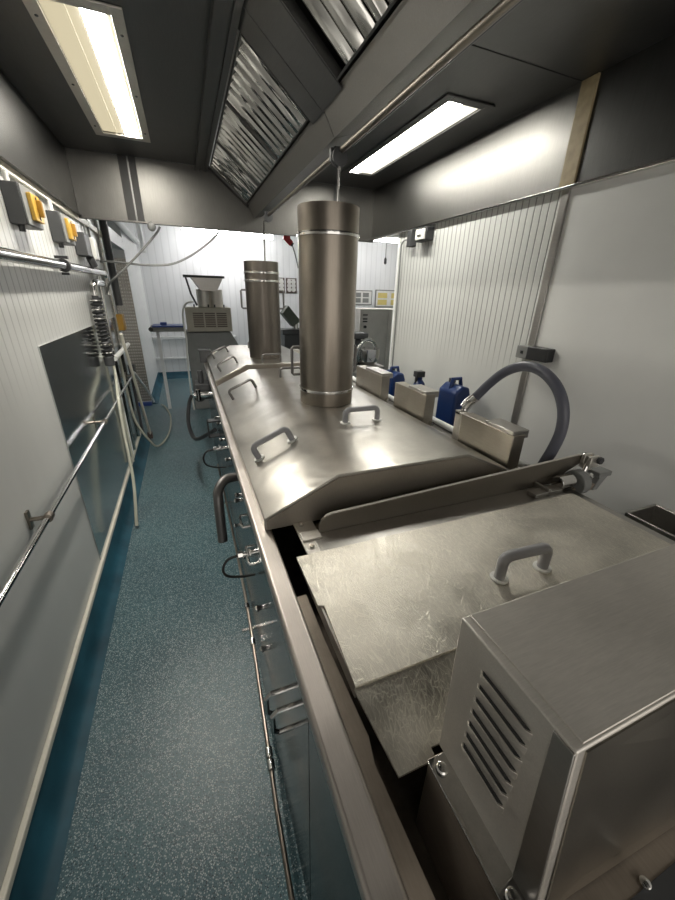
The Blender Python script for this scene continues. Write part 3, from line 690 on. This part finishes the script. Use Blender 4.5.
# wall sockets on right
ws = thing('wall_socket', 'black switched socket on the right wall over the joint strip', 'socket', (XR, 1.42, 1.35))
MB().box(XR-.045, XR, 1.445, 1.52, 1.31, 1.375).build('back_box', 'midgrey', ws, .004)
MB().box(XR-.055, XR, 1.32, 1.445, 1.312, 1.378).build('cover', 'black', ws, .005)
m = MB().box(XR-.0475, XR-.044, 1.475, 1.49, 1.335, 1.35); m.build('switch', 'black', ws)
w2 = thing('isolator_switch', 'small white and black isolator high on the ribbed wall under the hood', 'switch', (XR, 2.6, 2.0))
MB().box(XR-.06, XR, 2.48, 2.63, 1.965, 2.05).build('case', 'black', w2, .006)
MB().box(XR-.072, XR-.058, 2.50, 2.61, 1.975, 2.04).box(XR-.08, XR-.07, 2.53, 2.58, 2.0, 2.014).build('rocker', 'white', w2, .003)
MB().box(XR-.05, XR, 2.70, 2.76, 1.95, 2.055).build('terminal', 'darkgrey', w2, .004)
MB().tube([(XR-.03, 2.75, 2.0), (XR-.03, 2.84, 2.0), (XR-.03, 2.87, 1.97), (XR-.01, 2.89, 1.4), (XR-.01, 2.89, .95)], .006, 8).build('lead', 'midgrey', w2)

# ------------------------------------------------------------------ left wall services
def isolator(y, z, label):
    t = thing('wall_isolator', label, 'switch box', (XL, y, z), 'switch boxes on the left wall')
    MB().box(XL, XL+.062, y, y+.20, z-.075, z+.075).build('case', 'darkgrey', t, .004)
    MB().box(XL+.062, XL+.068, y+.003, y+.197, z-.072, z+.072).build('face_plate', 'midgrey', t, .002)
    kb = MB(); kb.box(XL+.068, XL+.085, y+.055, y+.165, z-.052, z+.052); kb.build('switch_plate', 'yellow', t, .003)
    MB().box(XL+.085, XL+.104, y+.10, y+.12, z-.032, z+.032).build('knob', 'amber', t, .003)
    for v in (-.034, .034): MB().cyl((XL+.085, y+.11, z+v*1.1), (XL+.088, y+.11, z+v*1.1), .007, 10).build('screw', 'black', t)
    MB().cyl((XL+.03, y+.03, z-.075), (XL+.03, y+.03, z-.10), .012, 12).build('gland', 'black', t)
    MB().cyl((XL+.022, y+.03, z+.075), (XL+.022, y+.03, 2.03), .011, 12).build('conduit', 'white', t)
isolator(2.14, 1.915, 'nearest dark switch box with yellow knob on the left wall')
isolator(2.72, 1.905, 'second dark switch box with yellow knob, further along the left wall')
t = thing('wall_isolator', 'small dark grey connector box past the two yellow-knobbed boxes', 'switch box', (XL, 3.3, 1.87), 'switch boxes on the left wall')
MB().box(XL, XL+.07, 3.22, 3.38, 1.80, 1.94).build('case', 'darkgrey', t, .006)
MB().box(XL+.02, XL+.09, 3.40, 3.50, 1.79, 1.93).build('face_plate', 'white', t, .005)
MB().cyl((XL+.05, 3.36, 1.80), (XL+.06, 3.40, 1.75), .025, 12).build('gland', 'darkgrey', t)

wp = thing('water_pipe', 'wide steel pipe running along the left wall below the switch boxes', 'pipe', (-.585, 2.5, 1.70))
MB().cyl((-.588, -1.2, 1.688), (-.588, 3.75, 1.715), .024, 20).build('pipe', 'chrome', wp)
for y in (2.62,):
    b = MB(); b.lathe([(.025, -.012), (.033, -.012), (.033, .012), (.025, .012)], (-.588, y, 1.709), 20, 'y'); b.box(XL+.001, -.60, y-.01, y+.01, 1.70, 1.72); b.box(-.62, -.56, y-.012, y+.012, 1.742, 1.756); b.box(-.605, -.57, y-.01, y+.01, 1.662, 1.675)
    b.build('pipe_clamp', 'black', wp)
b = MB(); b.tube([(-.588, 3.75, 1.715), (-.588, 3.80, 1.712), (-.588, 3.83, 1.69), (-.588, 3.84, 1.65), (-.588, 3.84, 1.55)], .026, 14); b.build('elbow', 'chrome', wp)

vp = thing('riser_pipe', 'dark vertical riser pipe rising to the hood at the end of the left wall', 'pipe', (-.585, 4.3, 1.5))
MB().cyl((-.585, 4.30, 1.45), (-.585, 4.30, 2.69), .03, 16).build('pipe', 'darkgrey', vp)
MB().box(XL, -.61, 4.29, 4.31, 1.9, 1.92).build('clip', 'chrome', vp)
for x, y, r, z0, lab in ((-.624, 3.62, .008, .16, 'nearest thin conduit climbing the left wall beside the hose coil'), (-.622, 3.74, .010, .16, 'middle thin conduit climbing the left wall beside the hose coil'), (-.62, 4.12, .013, .16, 'thin conduit behind the riser pipe on the left wall')):
    o = MB().cyl((x, y, z0), (x, y, 2.69 if y > 3.5 else 2.03), r, 10).box(XL, x, y-.006, y+.006, 1.40, 1.412).build('vertical_conduit', 'chrome' if r > .009 else 'frame', None, 0, None, (x, y, z0))
    tag(o, lab, 'conduit')

ch = thing('coiled_hose', 'black coiled hose hanging on a chrome pipe elbow on the left wall', 'coiled hose', (-.575, 3.2, 1.1))
pts = []
for i in range(15*14+1):
    a = i/14*2*PI; z = 1.13+.40*i/(15*14)
    pts.append((-.58+.032*math.cos(a), 3.22+.032*math.sin(a), z))
MB().tube(pts, .0095, 6).build('coil', 'black', ch)
for z in (1.16, 1.22, 1.40, 1.46, 1.52): MB().shell(.044, .03, z-.004, z+.004, (-.58, 3.22), 20).build('band', 'chrome', ch)
MB().cyl((-.58, 3.22, 1.10), (-.58, 3.22, 1.56), .022, 14).cyl((-.58, 3.22, 1.06), (-.58, 3.22, 1.13), .034, 14).build('core', 'darkgrey', ch, .006)
MB().tube([(-.58, 3.22, 1.55), (-.578, 3.225, 1.60), (-.57, 3.25, 1.63), (-.57, 3.40, 1.635), (-.575, 3.54, 1.635), (-.60, 3.57, 1.635)], .026, 12, 4).build('elbow', 'chrome', ch)
o = MB().cyl((-.575, 3.42, 1.080), (-.572, 4.25, 1.09), .02, 14).box(XL, -.57, 4.2, 4.23, 1.075, 1.09).build('spray_lance', 'white'); tag(o, 'short white tube sticking out beyond the black hose coil', 'tube')
am = thing('amber_box', 'small amber box on the left wall past the hose coil', 'box', (XL, 4.4, 1.3))
MB().box(XL, XL+.06, 4.26, 4.40, 1.22, 1.37).build('case', 'amber', am, .006)
MB().cyl((XL+.012, 4.36, 1.37), (XL+.012, 4.36, 2.69), .007, 8).build('lead', 'midgrey', am)

rl = thing('wall_rail', 'thin steel rail on standoffs running low along the left wall', 'rail', (-.57, 2.0, .81))
MB().cyl((-.572, -1.2, .806), (-.572, 4.26, .806), .0105, 12).build('rail', 'chrome', rl)
for y in (-.2, 1.46, 2.62, 4.1):
    b = MB().cyl((XL, y, .806), (-.572, y, .806), .008, 10); b.box(XL, XL+.008, y-.012, y+.012, .77, .842); b.lathe([(.011, -.014), (.017, -.014), (.017, .014), (.011, .014)], (-.572, y, .806), 14, 'y')
    b.build('standoff', 'steel_flue', rl)
MB().tube([(-.572, 4.26, .806), (-.574, 4.32, .79), (-.585, 5.0, .50), (-.60, 5.85, .10), (-.60, 5.87, .06)], .014, 10).build('brace', 'frame', rl)
MB().cyl((-.605, 4.31, .13), (-.605, 4.31, .80), .014, 12).box(-.62, -.56, 4.28, 4.35, .80, .88).build('post', 'darkgrey', rl, .003)

def hose(pts, r, mat, label, name='water_hose'):
    o = MB().tube(pts, r, 10, 8).build(name, mat, None, 0, None, pts[0]); tag(o, label, 'hose'); return o
hose([(-.615, 3.42, 1.55), (-.60, 3.36, 1.4), (-.575, 3.31, 1.0), (-.545, 3.05, .85), (-.53, 2.9, .60), (-.51, 2.75, .30), (-.515, 2.55, .03)], .011, 'tube', 'pale hose hanging down the steel sheet to the skirting')
o = MB().cyl((-.525, 3.62, 1.25), (-.53, 4.30, .10), .013, 12).build('pole_handle', 'trim', None, 0, None, (-.54, 4.2, .1)); tag(o, 'pale straight pole leaning against the low wall rail at its far end', 'pole')
MB().box(-.56, -.51, 4.28, 4.32, .06, .13).build('pole_head', 'posterbrown', o)
hose([(-.61, 3.86, 1.04), (-.608, 3.88, .8), (-.595, 3.92, .40), (-.50, 4.0, .12), (-.44, 4.12, .03), (-.36, 4.55, .016), (-.36, 5.2, .016), (-.44, 5.7, .016), (-.50, 5.86, .016)], .011, 'tube', 'pale hose that curls onto the floor in front of the tread plate')
hose([(-.60, 3.48, 1.50), (-.60, 3.48, 1.3), (-.605, 3.47, .9), (-.605, 3.45, .5), (-.60, 3.42, .17)], .009, 'tube', 'thin pale hose running straight down behind the hose coil')
hose([(-.10, 3.52, 2.045), (-.14, 3.52, 1.99), (-.30, 3.52, 1.83), (-.45, 3.55, 1.70), (-.53, 3.62, 1.64), (-.59, 3.80, 1.57)], .008, 'midgrey', 'grey cable dropping steeply from the hood end to the left wall', 'grey_cable')
hose([(.34, 3.52, 2.05), (.26, 3.52, 1.97), (.10, 3.52, 1.86), (-.06, 3.52, 1.79), (-.25, 3.52, 1.775), (-.42, 3.6, 1.79), (-.54, 3.75, 1.80), (-.60, 3.86, 1.80)], .008, 'midgrey', 'grey cable sagging in a long curve from the hood end', 'grey_cable')
MB().ball((-.155, 3.45, 2.035), .03, (1, 1, 1.1)).build('sensor_dome', 'midgrey', hd, 0, 'small grey dome')
# white pipes crossing at the far top left
o = MB().cyl((-.585, 4.6, 2.30), (-.585, 7.4, 2.30), .04, 12).box(XL, -.6, 7.0, 7.05, 2.29, 2.31).build('overhead_pipe', 'frame', None, 0, None, (-.6, 6.2, 2.35)); struct(o, 'white pipe running above the tread-plate recess', 'pipe')
o = MB().cyl((-.48, 7.0, 2.12), (-.50, 7.0, 2.70), .035, 12).build('drop_pipe', 'frame', None, 0, None, (-.5, 7.0, 2.4)); tag(o, 'short white drop pipe by the far left corner', 'pipe')

# ------------------------------------------------------------------ far machine
Ym = 5.5
fm = thing('hopper_machine', 'beige machine with steel hopper on a dark stand beyond the fryer', 'machine', (.27, Ym+.2, 0))
MB().prism([(-.03, 0), (.55, 0), (.68, .86), (.56, 1.08), (-.03, 1.08)], 'y', Ym, Ym+.45).build('stand', 'midgrey', fm, .01)
MB().box(.0, .585, Ym-.05, Ym+.40, 1.09, 1.40).build('beige_housing', 'beige', fm, .012)
m = MB()
for i in range(3):
    for j in range(8): m.box(.09+.15*i, .22+.15*i, Ym-.054, Ym-.049, 1.15+.024*j, 1.164+.024*j)
m.build('vent_grille', 'posterbrown', fm)
MB().lathe([(.09, 0), (.09, .22)], (.26, Ym+.15, 1.40), 28).lathe([(.09, 0), (.09, .22)], (.42, Ym+.15, 1.40), 28).build('hopper_neck', 'steel_case', fm)
MB().prism([(.23, 1.60), (.43, 1.60), (.52, 1.76), (.12, 1.76)], 'y', Ym, Ym+.3).build('hopper', 'steel_body', fm, .003)
MB().box(.03, .54, Ym-.02, Ym+.32, 1.76, 1.785).build('hopper_rim', 'darkgrey', fm, .003)
MB().tube([(.06, Ym, 1.76), (.10, Ym, 1.56), (.16, Ym, 1.42)], .012, 8).build('strut', 'darkgrey', fm)
m = MB()
for x in (.12, .30, .38, .50): m.cyl((x, Ym-.02, 1.40), (x, Ym-.02, 1.435), .01, 8)
m.build('knobs', 'darkgrey', fm)
cvb = thing('conveyor', 'short conveyor with blue belt sticking out left of the beige machine', 'conveyor', (-.24, Ym+.15, 1.1))
MB().box(-.45, -.035, Ym, Ym+.35, 1.09, 1.145).build('bed', 'midgrey', cvb, .01)
MB().box(-.43, -.035, Ym+.01, Ym+.34, 1.145, 1.165).box(-.33, -.25, Ym+.1, Ym+.2, 1.165, 1.20).build('belt', 'bluebelt', cvb, .006)
MB().cyl((-.445, Ym, 1.12), (-.445, Ym+.35, 1.12), .028, 14).build('roller', 'darkgrey', cvb)
MB().box(-.40, -.36, Ym+.15, Ym+.2, 0, 1.09).build('leg', 'frame', cvb)
hose([(.12, Ym-.07, 1.47), (.02, Ym-.09, 1.44), (-.035, Ym-.09, 1.3), (-.03, Ym-.09, 1.0), (-.05, Ym-.08, .7), (-.06, Ym-.07, .3), (-.05, Ym-.05, .014)], .012, 'white', 'white cable hanging down the front of the beige machine', 'white_cable')

# far wall items
def poster(x, z, w, h, label):
    t = thing('wall_notice', label, 'notice', (x, YF, z), 'notices on the far wall')
    MB().box(x-w/2, x+w/2, YF-.012, YF-.001, z-h/2, z+h/2).build('board', 'posterbrown', t)
    m = MB()
    for i in (-1, 1):
        for j in (-1, 0, 1): m.lathe([(.045, -.003), (.045, 0)], (x+i*w*.2, YF-.013, z+j*h*.25), 16, 'y')
    m.box(x-w*.35, x+w*.35, YF-.015, YF-.012, z+h*.38, z+h*.45)
    m.build('symbols', 'paper', t)
poster(2.07, 1.74, .22, .28, 'dark notice with white spots on the far wall, right one of the pair')
poster(1.83, 1.74, .20, .28, 'dark notice half hidden by the far flue, left one of the pair')
rp = thing('hanging_connector', 'red connector hanging under the far ceiling left of the large flue', 'connector', (1.40, 5.4, 2.35))
MB().cyl((1.36, 5.4, 2.28), (1.44, 5.4, 2.21), .035, 14).box(1.33, 1.42, 5.37, 5.43, 2.25, 2.30).build('plug', 'red', rp, .006)
MB().cyl((1.44, 5.4, 2.21), (1.455, 5.4, 2.195), .028, 12).cyl((1.37, 5.4, 2.28), (1.37, 5.4, 2.70), .006, 8).build('collar', 'black', rp)
MB().tube([(1.45, 5.4, 2.20), (1.49, 5.4, 2.08), (1.53, 5.4, 1.92)], .008, 8, 5).build('lead', 'midgrey', rp)
gc = thing('tilted_cover', 'dark green tilted cover of a small machine seen between the flues', 'machine', (1.55, 6.0, 0))
MB().hexa([(1.43, 6.0, 1.30), (1.60, 6.0, 1.10), (1.72, 6.0, 1.2), (1.53, 6.0, 1.42)], [(1.43, 6.2, 1.30), (1.60, 6.2, 1.10), (1.72, 6.2, 1.2), (1.53, 6.2, 1.42)]).build('cover', 'green', gc, .006)
MB().box(1.42, 1.95, 5.98, 6.3, .98, 1.06).box(1.45, 1.9, 6.0, 6.28, 0, .98).build('base', 'darkgrey', gc, .008)
MB().cyl((1.66, 6.1, 1.06), (1.66, 6.1, 1.16), .05, 16).tube([(1.62, 6.05, 1.12), (1.75, 6.05, 1.20), (1.85, 6.05, 1.16)], .012, 8).build('arm', 'chrome', gc)

# far right room
cb = thing('steel_cabinet', 'grey steel cabinet beyond the end of the ribbed wall', 'cabinet', (2.95, 5.8, 0))
MB().box(2.6, 3.6, 5.6, 6.1, 0.05, 1.40).build('body', 'steel_case', cb, .006)
MB().box(2.62, 3.08, 5.588, 5.6, .10, 1.36).build('door', 'steel_case', cb, .003)
MB().box(3.10, 3.58, 5.588, 5.6, .10, 1.36).build('door', 'steel_case', cb, .003)
m = MB()
for z in (1.30, 1.24, 1.20): m.box(2.64, 2.72, 5.582, 5.588, z, z+.02)
m.cyl((2.68, 5.56, 1.13), (2.68, 5.59, 1.13), .022, 12); m.build('control_buttons', 'black', cb)
for x in (2.65, 3.55):
    MB().box(x-.03, x+.03, 5.65, 6.05, 0, .05).build('foot', 'darkgrey', cb)
def board(x0, x1, z0, z1, col, label):
    t = thing('wall_board', label, 'board', ((x0+x1)/2, YF, (z0+z1)/2), 'boards on the far right wall')
    MB().box(x0, x1, YF-.02, YF-.001, z0, z1).build('frame', 'midgrey', t)
    MB().box(x0+.02, x1-.02, YF-.024, YF-.02, z0+.02, z1-.02).build('sheet', 'paper', t)
    m = MB()
    for i in range(2):
        for j in range(2):
            xa = x0+.06+(x1-x0-.1)*i/2; za = z0+.05+(z1-z0-.08)*j/2
            m.box(xa, xa+(x1-x0)*.3, YF-.027, YF-.024, za, za+(z1-z0)*.3)
    m.build('notes', col, t)
board(3.98, 4.75, 1.36, 1.72, 'yellowpaper', 'notice board with yellow sheets on the far right wall')
board(3.42, 3.90, 1.40, 1.70, 'midgrey', 'notice board with grey sheets half hidden by the large flue')
pc = thing('pull_cord', 'thin dark pull cord with knob hanging on the far right wall', 'pull cord', (3.75, 6.6, 2.2))
MB().cyl((3.46, 6.5, 2.22), (3.46, 6.5, 2.70), .006, 8).build('cord', 'midgrey', pc)
MB().lathe([(.01, .03), (.024, .0), (.024, -.06), (.01, -.08)], (3.46, 6.5, 2.2), 12).build('knob', 'darkgrey', pc)
mx = thing('steel_mixer', 'jumble of bright steel machine parts between the large flue and the ribbed wall', 'machine', (2.0, 4.3, 0))
MB().box(1.86, 2.28, 4.1, 4.55, .0, .78).build('base', 'steel_body', mx, .01)
MB().lathe([(.10, 0), (.15, .05), (.165, .14), (.16, .20)], (2.10, 4.28, .78), 28).build('bowl', 'chrome', mx)
MB().tube([(1.90, 4.2, .78), (1.92, 4.15, 1.0), (2.02, 4.15, 1.10), (2.16, 4.2, 1.05), (2.25, 4.3, .9)], .022, 12, 6).tube([(1.88, 4.3, .80), (1.98, 4.2, .93), (2.1, 4.12, .86)], .016, 10, 5).build('pipework', 'chrome', mx)
MB().box(1.88, 2.08, 4.2, 4.45, 1.10, 1.17).cyl((1.98, 4.3, .78), (1.98, 4.3, 1.10), .04, 14).build('head', 'darkgrey', mx, .02)

# far lamps
def batten(x0, x1, y, z, label):
    t = thing('batten_light', label, 'light', ((x0+x1)/2, y, z), 'batten lights in the far room')
    MB().box(x0, x1, y-.05, y+.05, z+.02, 2.70).build('body', 'white', t, .004)
    MB().cyl((x0+.02, y, z), (x1-.02, y, z), .045, 16).build('tube', 'farlight', t)
batten(.10, 1.60, 7.2, 2.50, 'long bright batten light on the far ceiling, seen over the far flue')
batten(2.9, 4.4, 6.6, 2.53, 'bright batten light in the far right room, seen right of the large flue')

# ------------------------------------------------------------------ camera
Mrow = [[0.930553, -0.365322, 0.024716], [-0.123102, -0.375711, -0.918524], [0.344843, 0.851693, -0.394591]]
cam = bpy.data.cameras.new('camera'); co = bpy.data.objects.new('camera', cam); COL.objects.link(co)
cam.sensor_fit = 'AUTO'; cam.sensor_width = 36; cam.lens = 36*361.944/900
cam.clip_start = .01
r, dn, fw = [Vector(v) for v in Mrow]
mat = Matrix((r, -dn, -fw)).transposed().to_4x4(); mat.translation = (0, 0, 1.6)
co.matrix_world = mat
scene.camera = co

# ------------------------------------------------------------------ world and view
w = bpy.data.worlds.new('world'); scene.world = w; w.use_nodes = True
bg = w.node_tree.nodes['Background']; bg.inputs['Color'].default_value = (1., .95, .87, 1); bg.inputs['Strength'].default_value = .62
vs = scene.view_settings
vs.view_transform = 'Standard'; vs.look = 'None'; vs.gamma = 1.; vs.use_curve_mapping = False
vs.exposure = 1.25
